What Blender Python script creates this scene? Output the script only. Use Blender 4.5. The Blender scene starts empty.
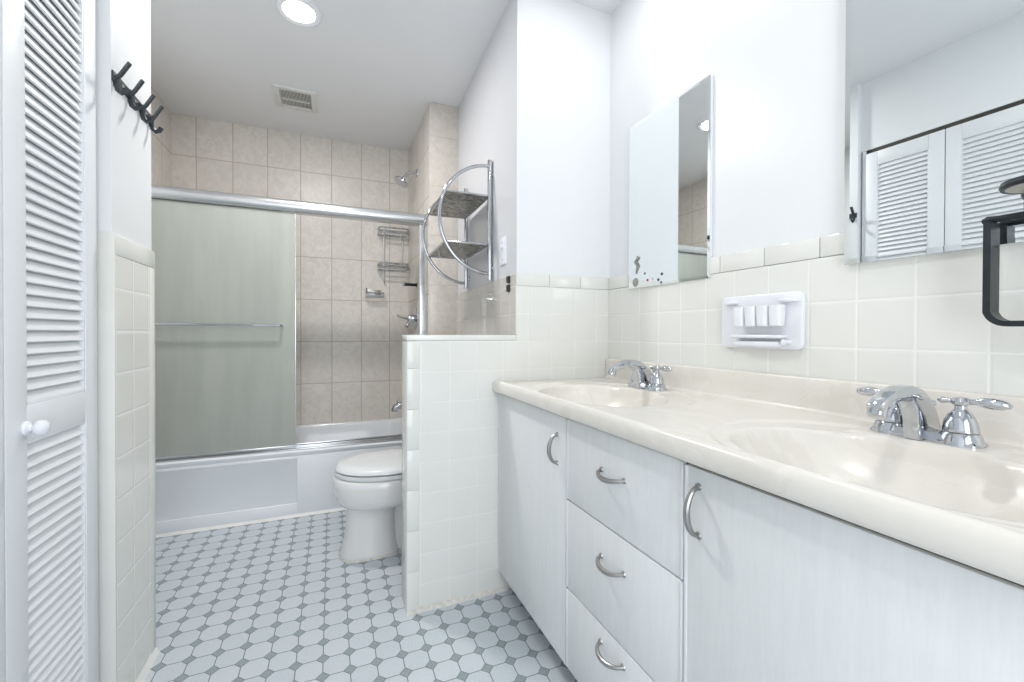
import bpy, bmesh, math, random
from math import sin, cos, pi, radians
from mathutils import Vector, Matrix

# ------------------------------------------------------------------ camera
scene = bpy.context.scene
COL = scene.collection
EYE = 1.05
cam_d = bpy.data.cameras.new('camera')
cam = bpy.data.objects.new('camera', cam_d)
COL.objects.link(cam)
cam_d.sensor_width = 36.0
cam_d.sensor_fit = 'HORIZONTAL'
cam_d.lens = 427.6 / 1024 * 36
cam_d.shift_y = -5.09 / 1024
cam_d.clip_start = 0.02
yaw, pitch, roll = radians(22.818), radians(0.4476), radians(-0.1566)
f = Vector((sin(yaw) * cos(pitch), cos(yaw) * cos(pitch), -sin(pitch)))
r0 = Vector((cos(yaw), -sin(yaw), 0))
d0 = f.cross(r0)
rt = cos(roll) * r0 + sin(roll) * d0
dn = -sin(roll) * r0 + cos(roll) * d0
cam.matrix_world = Matrix(((rt.x, -dn.x, -f.x, 0), (rt.y, -dn.y, -f.y, 0), (rt.z, -dn.z, -f.z, EYE), (0, 0, 0, 1)))
scene.camera = cam

# ------------------------------------------------------------------ view, world, big lights
scene.view_settings.view_transform = 'Standard'
scene.view_settings.look = 'None'
scene.view_settings.gamma = 1.0
scene.view_settings.use_curve_mapping = False
scene.view_settings.exposure = 0.33

world = bpy.data.worlds.new('world')
scene.world = world
world.use_nodes = True
world.node_tree.nodes['Background'].inputs[0].default_value = (0.86, 0.93, 1.0, 1)
world.node_tree.nodes['Background'].inputs[1].default_value = 0.6


def area_light(name, loc, target, sx, sy, power, color=(1, 1, 1), disk=False, spread=pi):
    l = bpy.data.lights.new(name, 'AREA')
    l.energy = power
    l.color = color
    if disk:
        l.shape = 'DISK'
        l.size = sx
    else:
        l.shape = 'RECTANGLE'
        l.size = sx
        l.size_y = sy
    l.spread = spread
    o = bpy.data.objects.new(name, l)
    COL.objects.link(o)
    o.location = loc
    dv = (Vector(target) - Vector(loc)).normalized()
    o.rotation_euler = dv.to_track_quat('-Z', 'Y').to_euler()
    return o


# added fill light outside the unseen opening behind the camera
area_light('added_doorway_fill', (0.15, -1.25, 1.25), (0.15, 2.0, 1.15), 1.0, 2.0, 19.5, (0.93, 0.965, 1.0))

CEIL = 2.483
DOWN = [(-0.135, 2.14, 12.5), (0.86, 1.22, 1.1), (0.80, 0.20, 1.2), (0.1, 0.2, 3.0)]  # last two: unseen, added to brighten the room


# ------------------------------------------------------------------ materials
def lin(c):
    return tuple(((v / 255) / 12.92 if v / 255 <= 0.04045 else ((v / 255 + 0.055) / 1.055) ** 2.4) for v in c) + (1.0,)


def new_mat(name):
    m = bpy.data.materials.new(name)
    m.use_nodes = True
    nt = m.node_tree
    return m, nt, nt.nodes['Principled BSDF']


def setp(b, **k):
    names = dict(base='Base Color', rough='Roughness', metal='Metallic', spec='Specular IOR Level', coat='Coat Weight',
                 trans='Transmission Weight', ior='IOR', coatr='Coat Roughness')
    for a, v in k.items():
        b.inputs[names[a]].default_value = v


class NT:
    """tiny helper to write node maths"""
    def __init__(s, nt):
        s.nt = nt

    def _in(s, sock, v):
        if hasattr(v, 'node'):
            s.nt.links.new(v, sock)
        else:
            sock.default_value = v

    def m(s, op, a, b=0.0, c=0.0):
        n = s.nt.nodes.new('ShaderNodeMath')
        n.operation = op
        s._in(n.inputs[0], a)
        s._in(n.inputs[1], b)
        s._in(n.inputs[2], c)
        return n.outputs[0]

    def smooth(s, v, a, b):
        n = s.nt.nodes.new('ShaderNodeMapRange')
        n.interpolation_type = 'SMOOTHSTEP'
        s._in(n.inputs[0], v)
        n.inputs[1].default_value = a
        n.inputs[2].default_value = b
        return n.outputs[0]

    def coords(s):
        t = s.nt.nodes.new('ShaderNodeTexCoord')
        x = s.nt.nodes.new('ShaderNodeSeparateXYZ')
        s.nt.links.new(t.outputs['Object'], x.inputs[0])
        return t.outputs['Object'], x.outputs[0], x.outputs[1], x.outputs[2]

    def comb(s, a, b, c=0.0):
        n = s.nt.nodes.new('ShaderNodeCombineXYZ')
        for i, v in enumerate((a, b, c)):
            s._in(n.inputs[i], v)
        return n.outputs[0]

    def noise(s, vec, scale, detail=3, rough=0.5, dist=0.0):
        n = s.nt.nodes.new('ShaderNodeTexNoise')
        s.nt.links.new(vec, n.inputs['Vector'])
        n.inputs['Scale'].default_value = scale
        n.inputs['Detail'].default_value = detail
        n.inputs['Roughness'].default_value = rough
        n.inputs['Distortion'].default_value = dist
        return n.outputs[0]

    def white(s, vec):
        n = s.nt.nodes.new('ShaderNodeTexWhiteNoise')
        s.nt.links.new(vec, n.inputs['Vector'])
        return n.outputs[0]

    def mix(s, fac, a, b):
        n = s.nt.nodes.new('ShaderNodeMix')
        n.data_type = 'RGBA'
        s._in(n.inputs[0], fac)
        s._in(n.inputs[6], a)
        s._in(n.inputs[7], b)
        return n.outputs[2]

    def bump(s, h, bsdf, strength=0.3, dist=0.002):
        n = s.nt.nodes.new('ShaderNodeBump')
        n.inputs['Strength'].default_value = strength
        n.inputs['Distance'].default_value = dist
        s.nt.links.new(h, n.inputs['Height'])
        s.nt.links.new(n.outputs[0], bsdf.inputs['Normal'])

    def mapping(s, vec, scale=(1, 1, 1), rot=(0, 0, 0)):
        n = s.nt.nodes.new('ShaderNodeMapping')
        s.nt.links.new(vec, n.inputs[0])
        n.inputs['Scale'].default_value = scale
        n.inputs['Rotation'].default_value = rot
        return n.outputs[0]


def plain(name, rgb, rough=0.5, metal=0.0, spec=0.5, coat=0.0, var=0.03, vscale=9, bump=0.0, bscale=200):
    m, nt, b = new_mat(name)
    h = NT(nt)
    vec, x, y, z = h.coords()
    c = lin(rgb)
    d = tuple(v * (1 - var * 2) for v in c[:3]) + (1,)
    nz = h.noise(vec, vscale, 3)
    col = h.mix(h.smooth(nz, 0.35, 0.65), d, c)
    nt.links.new(col, b.inputs['Base Color'])
    setp(b, rough=rough, metal=metal, spec=spec, coat=coat)
    if bump:
        h.bump(h.noise(vec, bscale, 2), b, bump, 0.001)
    return m


def tiled(name, ua, va, pu, pv, ou, ov, rgb, grgb, gw, rough=0.12, marble=False, stagger=False, bump=0.5, lips=None, var=0.02):
    """ua/va: axis index of the tile grid; pu/pv pitch; gw grout width in metres"""
    m, nt, b = new_mat(name)
    h = NT(nt)
    vec, *ax = h.coords()
    v = h.m('DIVIDE', h.m('SUBTRACT', ax[va], ov), pv)
    vi = h.m('FLOOR', v)
    u = h.m('DIVIDE', h.m('SUBTRACT', ax[ua], ou), pu)
    if stagger:
        u = h.m('ADD', u, h.m('MULTIPLY', h.m('FLOORED_MODULO', vi, 2.0), 0.5))
    ui = h.m('FLOOR', u)
    fu = h.m('SUBTRACT', u, ui)
    fv = h.m('SUBTRACT', v, vi)
    du = h.m('MULTIPLY', h.m('MINIMUM', fu, h.m('SUBTRACT', 1.0, fu)), pu)
    dv = h.m('MULTIPLY', h.m('MINIMUM', fv, h.m('SUBTRACT', 1.0, fv)), pv)
    d = h.m('MINIMUM', du, dv)
    mask = h.smooth(d, gw * 0.45, gw * 0.45 + 0.0012)
    wn = h.white(h.comb(ui, vi))
    c = lin(rgb)
    if marble:
        off = h.m('MULTIPLY', wn, 7.0)
        vv = h.nt.nodes.new('ShaderNodeVectorMath')
        vv.operation = 'ADD'
        nt.links.new(vec, vv.inputs[0])
        nt.links.new(h.comb(off, off, off), vv.inputs[1])
        mp = h.mapping(vv.outputs[0], (1, 1, 1), (0.5, 0.6, 0.3))
        n1 = h.noise(mp, 7, 6, 0.62, 1.6)
        n2 = h.noise(mp, 22, 5, 0.6, 0.8)
        vein = h.m('SUBTRACT', 1.0, h.smooth(h.m('ABSOLUTE', h.m('SUBTRACT', n1, 0.5)), 0.0, 0.035))
        dark = tuple(q * 0.90 for q in c[:3]) + (1,)
        lite = tuple(min(1, q * 1.05) for q in c[:3]) + (1,)
        col = h.mix(h.smooth(n2, 0.3, 0.7), dark, lite)
        col = h.mix(h.m('MULTIPLY', vein, 0.35), col, tuple(min(1, q * 1.16) for q in c[:3]) + (1,))
        col = h.mix(h.m('MULTIPLY', wn, 0.35), col, tuple(q * 0.86 for q in c[:3]) + (1,))
    else:
        dark = tuple(q * (1 - 2 * var) for q in c[:3]) + (1,)
        col = h.mix(wn, dark, c)
        nz = h.noise(vec, 5, 2)
        col = h.mix(h.m('MULTIPLY', h.smooth(nz, 0.4, 0.7), 0.25), col, tuple(q * 0.94 for q in c[:3]) + (1,))
    out = h.mix(mask, lin(grgb), col)
    nt.links.new(out, b.inputs['Base Color'])
    rr = h.m('SUBTRACT', 0.75, h.m('MULTIPLY', mask, 0.75 - rough))
    nt.links.new(rr, b.inputs['Roughness'])
    # pillowed edge plus a faint per-tile waviness
    edge = h.smooth(d, gw * 0.4, gw * 0.4 + 0.006)
    hh = h.m('ADD', edge, h.m('MULTIPLY', h.noise(vec, 14, 1), 0.25))
    h.bump(hh, b, bump, 0.0012)
    return m


def floor_mat():
    m, nt, b = new_mat('octagon_mosaic')
    h = NT(nt)
    vec, x, y, z = h.coords()
    u = h.m('DIVIDE', h.m('SUBTRACT', x, 0.526), 0.0790)
    v = h.m('DIVIDE', h.m('SUBTRACT', y, 1.494), 0.0798)
    a = h.m('ABSOLUTE', h.m('SUBTRACT', u, h.m('ROUND', u)))
    c = h.m('ABSOLUTE', h.m('SUBTRACT', v, h.m('ROUND', v)))
    s = h.m('ADD', a, c)
    R = 0.246
    dot = h.m('SUBTRACT', 1.0, h.smooth(s, R - 0.028, R - 0.004))          # 1 inside the dark diamond
    octm = h.m('MULTIPLY', h.smooth(h.m('MINIMUM', a, c), 0.010, 0.026), h.smooth(s, R + 0.012, R + 0.04))
    sp = h.noise(vec, 420, 3, 0.7)
    sp2 = h.noise(vec, 160, 2, 0.6)
    wn = h.white(h.comb(h.m('FLOOR', u), h.m('FLOOR', v)))
    oc = h.mix(h.smooth(sp2, 0.35, 0.7), lin((206, 213, 219)), lin((194, 203, 210)))
    oc = h.mix(h.m('MULTIPLY', wn, 0.5), oc, lin((214, 220, 225)))
    dc = h.mix(h.smooth(sp, 0.4, 0.65), lin((128, 142, 147)), lin((176, 188, 192)))
    gr = lin((122, 130, 134))
    col = h.mix(octm, gr, oc)
    col = h.mix(dot, col, dc)
    nt.links.new(col, b.inputs['Base Color'])
    msk = h.m('MAXIMUM', dot, octm)
    nt.links.new(h.m('SUBTRACT', 0.8, h.m('MULTIPLY', msk, 0.46)), b.inputs['Roughness'])
    h.bump(msk, b, 0.5, 0.001)
    return m


def laminate_mat():
    m, nt, b = new_mat('white_woodgrain_laminate')
    h = NT(nt)
    vec, x, y, z = h.coords()
    mp = h.mapping(vec, (1, 1, 0.07))
    n1 = h.noise(mp, 60, 4, 0.6, 0.8)
    mp2 = h.mapping(vec, (1, 1, 0.14))
    n2 = h.noise(mp2, 220, 3, 0.6)
    g = h.m('ADD', h.m('MULTIPLY', n1, 0.6), h.m('MULTIPLY', n2, 0.4))
    col = h.mix(h.smooth(g, 0.35, 0.65), lin((229, 231, 231)), lin((234, 236, 236)))
    spk = h.smooth(h.noise(vec, 45, 1), 0.79, 0.82)
    col = h.mix(h.m('MULTIPLY', spk, 0.5), col, lin((170, 172, 172)))
    nt.links.new(col, b.inputs['Base Color'])
    setp(b, rough=0.42)
    h.bump(g, b, 0.25, 0.0008)
    return m


def cultured_marble():
    m, nt, b = new_mat('cultured_marble')
    h = NT(nt)
    vec, x, y, z = h.coords()
    mp = h.mapping(vec, (2.6, 1, 1), (0, 0, 0.5))
    n = h.noise(mp, 5, 6, 0.6, 1.2)
    col = h.mix(h.smooth(n, 0.35, 0.65), lin((226, 221, 212)), lin((232, 228, 220)))
    v = h.m('SUBTRACT', 1.0, h.smooth(h.m('ABSOLUTE', h.m('SUBTRACT', n, 0.5)), 0.0, 0.03))
    col = h.mix(h.m('MULTIPLY', v, 0.3), col, lin((240, 237, 231)))
    sp = h.smooth(h.noise(vec, 300, 1), 0.80, 0.83)
    col = h.mix(h.m('MULTIPLY', sp, 0.4), col, lin((190, 182, 170)))
    nt.links.new(col, b.inputs['Base Color'])
    setp(b, rough=0.24, coat=0.15, coatr=0.15)
    return m


def obscured_glass():
    m, nt, b = new_mat('obscured_glass')
    h = NT(nt)
    vec, x, y, z = h.coords()
    n = h.noise(vec, 260, 3, 0.6)
    n2 = h.noise(h.mapping(vec, (4, 1, 0.6)), 5, 4, 0.6)
    setp(b, rough=0.45, trans=1.0, ior=1.3)
    b.inputs['Base Color'].default_value = lin((226, 232, 224))
    h.bump(n, b, 0.55, 0.002)
    d = nt.nodes.new('ShaderNodeBsdfPrincipled')
    col = h.mix(h.smooth(n2, 0.35, 0.65), lin((198, 202, 194)), lin((206, 209, 202)))
    nt.links.new(col, d.inputs['Base Color'])
    d.inputs['Roughness'].default_value = 0.14
    mx = nt.nodes.new('ShaderNodeMixShader')
    mx.inputs[0].default_value = 0.62
    nt.links.new(b.outputs[0], mx.inputs[1])
    nt.links.new(d.outputs[0], mx.inputs[2])
    nt.links.new(mx.outputs[0], nt.nodes['Material Output'].inputs[0])
    return m


def emit_mat(name, rgb, strength):
    m, nt, b = new_mat(name)
    b.inputs['Base Color'].default_value = lin(rgb)
    b.inputs['Emission Color'].default_value = lin(rgb)
    b.inputs['Emission Strength'].default_value = strength
    return m


def shelf_mesh_mat():
    m, nt, b = new_mat('woven_metal_shelf')
    h = NT(nt)
    vec, x, y, z = h.coords()
    n = h.noise(h.mapping(vec, (1, 1, 1)), 38, 4, 0.7)
    w = h.noise(h.mapping(vec, (14, 1, 1)), 60, 2, 0.5)
    g = h.m('ADD', h.m('MULTIPLY', n, 0.6), h.m('MULTIPLY', w, 0.4))
    col = h.mix(h.smooth(g, 0.4, 0.6), lin((96, 92, 86)), lin((186, 184, 178)))
    nt.links.new(col, b.inputs['Base Color'])
    setp(b, rough=0.4, metal=0.6)
    return m


M = {}
M['floor'] = floor_mat()
CR, CRG = (235, 235, 230), (243, 243, 240)
PT = 0.1115
M['tile_right'] = tiled('cream_tile_side', 1, 2, PT, 0.1145, 0.0625, 1.128 - 0.1145 * 11, CR, CRG, 0.003, var=0.008)
M['tile_front'] = tiled('cream_tile_front', 0, 2, PT, 0.1145, 0.262 + 0.045, 1.128 - 0.1145 * 11, CR, (239, 239, 235), 0.0025, var=0.006, bump=0.3)
M['tile_left'] = tiled('cream_tile_left', 1, 2, PT, 0.1145, 0.0175, 0.02, CR, CRG, 0.003, var=0.008)
M['tile_plain'] = plain('cream_bullnose', CR, 0.14, var=0.01)
M['grout_white'] = plain('white_grout', (238, 238, 234), 0.6)
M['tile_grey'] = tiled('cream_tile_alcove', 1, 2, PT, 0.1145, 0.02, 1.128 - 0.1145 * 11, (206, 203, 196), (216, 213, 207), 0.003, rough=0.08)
BG, BGG = (226, 220, 212), (192, 183, 171)
M['marble_back'] = tiled('beige_tile_back', 0, 2, 0.2085, 0.309, -0.002, 0.362, BG, BGG, 0.005, rough=0.36, marble=True, bump=0.3)
M['marble_side'] = tiled('beige_tile_side', 1, 2, 0.2085, 0.309, 2.66, 0.362, BG, BGG, 0.005, rough=0.36, marble=True, bump=0.3)
M['marble_col'] = tiled('beige_tile_column', 0, 2, 0.40, 0.309, 0.40, 0.42, (216, 209, 200), BGG, 0.004, rough=0.22, marble=True, bump=0.3)
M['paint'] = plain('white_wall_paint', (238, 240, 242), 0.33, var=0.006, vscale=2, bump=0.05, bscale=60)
M['paint_shade'] = plain('shade_toned_white_paint', (219, 220, 224), 0.35, var=0.008, vscale=2)  # room white darkened: the alcove's weaker light put into the colour
M['ceiling'] = plain('ceiling_paint', (240, 241, 243), 0.6, var=0.008, vscale=2)
M['trim'] = plain('glossy_trim_paint', (243, 246, 250), 0.28, var=0.005)
M['louver'] = plain('louver_door_paint', (234, 237, 240), 0.4, var=0.01, vscale=3)
M['chrome'] = plain('chrome', (200, 203, 208), 0.08, metal=1.0, var=0.02, vscale=30)
M['brushed'] = plain('brushed_nickel', (172, 170, 168), 0.3, metal=1.0, var=0.03)
M['aluminium'] = plain('satin_aluminium', (214, 216, 218), 0.24, metal=0.9, var=0.02)
M['porcelain'] = plain('white_porcelain', (240, 239, 238), 0.08, coat=0.4, var=0.004)
M['seat'] = plain('seat_plastic', (234, 236, 237), 0.2, var=0.004)
M['tub'] = plain('enamel_tub', (238, 241, 245), 0.14, coat=0.3, var=0.006)
M['laminate'] = laminate_mat()
M['laminate_edge'] = plain('white_edge_band', (232, 234, 236), 0.35, var=0.01)
M['dark_gap'] = plain('dark_gap_shade', (70, 66, 60), 0.7, var=0.1)  # dark tone puts the shade of recesses into the colour
M['reveal_shade'] = plain('dark_reveal_shade', (96, 84, 66), 0.8, var=0.2, vscale=60)  # strip colour standing in for shade in the counter gap
M['marble'] = cultured_marble()
M['glass'] = obscured_glass()
M['white_plastic'] = plain('white_plastic', (240, 242, 248), 0.22, var=0.005)
M['black_metal'] = plain('black_powder_coat', (44, 50, 54), 0.35, metal=0.3, var=0.1, vscale=40)
M['hook_metal'] = plain('dark_pewter_metal', (72, 78, 82), 0.35, metal=0.5, var=0.1, vscale=60)
M['black'] = plain('black_rubber', (28, 29, 30), 0.4, var=0.05)
M['tray_disc'] = plain('pale_tray_disc', (206, 200, 188), 0.4, var=0.04)
M['grille_dark'] = plain('vent_shade', (96, 95, 90), 0.7, var=0.05)  # dark sheet tone for the shaded duct behind the slats
M['vent'] = plain('vent_plastic', (226, 226, 222), 0.4, var=0.01)
M['shelf'] = shelf_mesh_mat()
M['lamp'] = emit_mat('lamp_lens', (255, 250, 242), 9.0)
mm, nt_, b_ = new_mat('mirror_silver')
setp(b_, base=(0.86, 0.895, 0.895, 1), metal=1.0, rough=0.0)
M['mirror'] = mm
M['caulk'] = plain('aged_caulk', (230, 227, 219), 0.7, var=0.08, vscale=60)
for nme, c in dict(dot_grey=(128, 140, 142), dot_red=(190, 92, 104), dot_lilac=(196, 190, 206), dot_dark=(72, 78, 88),
                   dot_blue=(84, 98, 122), dot_slate=(118, 128, 136)).items():
    M[nme] = plain(nme, c, 0.2, metal=0.3, var=0.05)


# ------------------------------------------------------------------ mesh helpers
class MB:
    def __init__(s):
        s.bm = bmesh.new()

    def box(s, x0, x1, y0, y1, z0, z1, bev=0.0, seg=2):
        b = bmesh.new()
        bmesh.ops.create_cube(b, size=1)
        bmesh.ops.scale(b, vec=(abs(x1 - x0), abs(y1 - y0), abs(z1 - z0)), verts=b.verts)
        bmesh.ops.translate(b, vec=((x0 + x1) / 2, (y0 + y1) / 2, (z0 + z1) / 2), verts=b.verts)
        if bev:
            bmesh.ops.bevel(b, geom=b.edges[:], offset=bev, segments=seg, profile=0.5, affect='EDGES')
        s._add(b)
        return s

    def _add(s, b, mat=None):
        if mat is not None:
            bmesh.ops.transform(b, matrix=mat, verts=b.verts)
        me = bpy.data.meshes.new('tmp')
        b.to_mesh(me)
        b.free()
        s.bm.from_mesh(me)
        bpy.data.meshes.remove(me)

    def loft(s, rings, cap=True, closed=True):
        bm = s.bm
        vr = [[bm.verts.new(p) for p in r] for r in rings]
        for a, b in zip(vr, vr[1:]):
            n = len(a)
            for i in range(n if closed else n - 1):
                j = (i + 1) % n
                try:
                    bm.faces.new((a[i], a[j], b[j], b[i]))
                except ValueError:
                    pass
        if cap and closed:
            bm.faces.new(vr[0][::-1])
            bm.faces.new(vr[-1])
        return s

    def tube(s, pts, r, n=10, cap=True, flat=None):
        """r: radius or list; flat=(w,h) gives a flat-bar section"""
        pts = [Vector(p) for p in pts]
        rs = r if isinstance(r, (list, tuple)) else [r] * len(pts)
        T = []
        for i in range(len(pts)):
            a = pts[max(0, i - 1)]
            b = pts[min(len(pts) - 1, i + 1)]
            T.append((b - a).normalized())
        up = Vector((0, 0, 1)) if abs(T[0].z) < 0.9 else Vector((0, 1, 0))
        N = (up - T[0] * up.dot(T[0])).normalized()
        rings = []
        for p, t, q in zip(pts, T, rs):
            N = (N - t * N.dot(t)).normalized()
            B = t.cross(N)
            rings.append([p + (N * cos(2 * pi * k / n) * q * (flat[0] if flat else 1) + B * sin(2 * pi * k / n) * q * (flat[1] if flat else 1)) for k in range(n)])
        return s.loft(rings, cap)

    def lathe(s, prof, origin=(0, 0, 0), axis=(0, 0, 1), n=28, sx=1.0, sy=1.0, cap=True):
        """prof: list of (radius, height)"""
        ax = Vector(axis).normalized()
        q = Vector((0, 0, 1)).rotation_difference(ax)
        o = Vector(origin)
        rings = []
        for r, h in prof:
            r = max(r, 0.0002)
            rings.append([o + q @ Vector((r * sx * cos(2 * pi * k / n), r * sy * sin(2 * pi * k / n), h)) for k in range(n)])
        return s.loft(rings, cap)

    def prism(s, poly, axis, a, b, bev=0.0):
        """extrude a 2-D polygon along axis 0/1/2 between a and b; poly gives the other two coords in order"""
        def p3(u, v, w):
            c = [u, v]
            c.insert(axis, w)
            return c
        bb = bmesh.new()
        r0_ = [bb.verts.new(p3(u, v, a)) for u, v in poly]
        r1_ = [bb.verts.new(p3(u, v, b)) for u, v in poly]
        n = len(poly)
        for i in range(n):
            bb.faces.new((r0_[i], r0_[(i + 1) % n], r1_[(i + 1) % n], r1_[i]))
        bb.faces.new(r0_[::-1])
        bb.faces.new(r1_)
        bmesh.ops.recalc_face_normals(bb, faces=bb.faces)
        if bev:
            bmesh.ops.bevel(bb, geom=bb.edges[:], offset=bev, segments=2, profile=0.5, affect='EDGES')
        s._add(bb)
        return s

    def build(s, name, mat, parent=None, smooth=True, angle=35):
        bmesh.ops.recalc_face_normals(s.bm, faces=s.bm.faces)
        me = bpy.data.meshes.new(name)
        s.bm.to_mesh(me)
        s.bm.free()
        me.materials.append(M[mat] if isinstance(mat, str) else mat)
        if smooth:
            for p in me.polygons:
                p.use_smooth = True
            me.set_sharp_from_angle(angle=radians(angle))
        o = bpy.data.objects.new(name, me)
        COL.objects.link(o)
        if parent is not None:
            o.parent = parent
            # parents carry only a translation
            lp = Vector(parent.get('_abs', (0, 0, 0)))
            o.location = -lp
            if 'keep' in parent:
                pass
        return o


def absloc(o):
    v = Vector(o.location)
    while o.parent:
        o = o.parent
        v += Vector(o.location)
    return v


def part(name, mb, mat, parent, label=None, **k):
    o = mb.build(name, mat, None, **k)
    o.parent = parent
    o.location = -absloc(parent)
    if label:
        o['label'] = label
    return o


def thing(name, label, cat, loc, group=None, kind=None):
    o = bpy.data.objects.new(name, None)
    o.empty_display_size = 0.05
    COL.objects.link(o)
    o.location = loc
    if label:
        o['label'] = label
    if cat:
        o['category'] = cat
    if group:
        o['group'] = group
    if kind:
        o['kind'] = kind
    return o


def tagm(o, label, cat, group=None):
    o['label'] = label
    o['category'] = cat
    if group:
        o['group'] = group
    return o


def struct(name, mb, mat, label=None, parent=None, **k):
    o = mb.build(name, mat, None, **k)
    if parent is None:
        o['kind'] = 'structure'
    else:
        o.parent = parent
        o.location = -absloc(parent)
    if label:
        o['label'] = label
    return o


def copy_tree(o, parent=None, off=None):
    c = o.copy()
    COL.objects.link(c)
    if parent is not None:
        c.parent = parent
    if off is not None:
        c.location = Vector(o.location) + Vector(off)
    for ch in list(o.children):
        copy_tree(ch, c)
    return c


def ell(cx, cy, z, a, b, n=40, p=2.0):
    out = []
    for k in range(n):
        t = 2 * pi * k / n
        c, s_ = cos(t), sin(t)
        out.append((cx + a * math.copysign(abs(c) ** (2 / p), c), cy + b * math.copysign(abs(s_) ** (2 / p), s_), z))
    return out


# ------------------------------------------------------------------ setting
XR, XL = 1.158, -0.54
YP = 1.62          # face of the partition and half wall
YTUB, YB = 2.72, 3.46
SXL, SXR = -0.97, 0.56
TZ = 1.298         # top of the cream tile

struct('floor', MB().box(-1.1, 1.3, -1.1, 3.6, -0.06, 0.0), 'floor', smooth=False)
struct('ceiling', MB().box(-1.1, 1.3, -1.1, 3.6, CEIL, CEIL + 0.06), 'ceiling', smooth=False)
struct('wall_right', MB().box(XR + 0.0, XR + 0.1, -1.1, YP + 0.02, 0, CEIL), 'paint', smooth=False)
# near wall behind the camera, with an unseen opening added for the fill light
w = MB()
w.box(-0.9, -0.35, -1.12, -1.02, 0, CEIL)
w.box(0.65, XR + 0.1, -1.12, -1.02, 0, CEIL)
w.box(-0.35, 0.65, -1.12, -1.02, 2.05, CEIL)
struct('wall_entry', w, 'paint', smooth=False)

# left wall: closet front with an opening, and the stub by the tub
CY0, CY1 = 0.062, 1.462      # closet opening
XD = -0.571        # closet plane, set back from the tiled wall
w = MB()
w.box(XL - 0.10, XL, CY1 + 0.0, 1.735, 0, CEIL)
w.box(XD - 0.08, XD, -1.05, CY0, 0, CEIL)
w.box(XD - 0.08, XD, CY0 - 0.001, CY1 + 0.001, 2.095, CEIL)
w.box(XL - 0.5, XL - 0.10, 1.65, 1.735, 0, CEIL)
struct('wall_left', w, 'paint', smooth=False)
struct('wall_closet', MB().box(XL - 0.55, XL - 0.50, -0.1, 1.735, 0, CEIL), 'paint', smooth=False)
struct('wall_alcove', MB().box(-1.09, -1.0, 1.70, 2.7, 0, CEIL), 'paint', smooth=False)

# tiled end of the left wall
TT = 0.006
w = MB()
w.box(XL, XL + TT, 1.466, 1.737, 0.0, 1.255)
struct('trim_1', w, 'tile_left', smooth=False)
w = MB().box(XL - 0.004, XL + TT + 0.0015, 1.460, 1.741, 1.2555, 1.312, 0.004)
w.box(XL - 0.004, XL + TT + 0.001, 1.700, 1.741, 0.0, 1.2554, 0.003)
# tiled return of the wall beside the closet door
w.box(XD + 0.002, XL + TT + 0.0008, CY1 - 0.0055, CY1 + 0.0045, 0, 1.312, 0.0012)
struct('trim_2', w, 'tile_plain')
struct('baseboard_left', MB().prism([(XL + TT, 0.0), (XL + TT + 0.012, 0.0), (XL + TT, 0.018)], 1, 1.464, 1.737), 'grout_white')
w = MB()
w.box(XD - 0.03, XD + 0.014, 0.020, CY0 - 0.001, 0, 2.094, 0.002)
w.box(XD - 0.03, XD - 0.002, 1.437, CY1 - 0.0057, 0, 2.094, 0.002)
struct('trim_3', w, 'trim')
struct('trim_4', MB().box(XD - 0.040, XD - 0.004, CY0 + 0.003, CY1 - 0.003, 2.074, 2.0945, 0.002), 'dark_gap', 'track above the closet doors, dark for the shaded gap')


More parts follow.
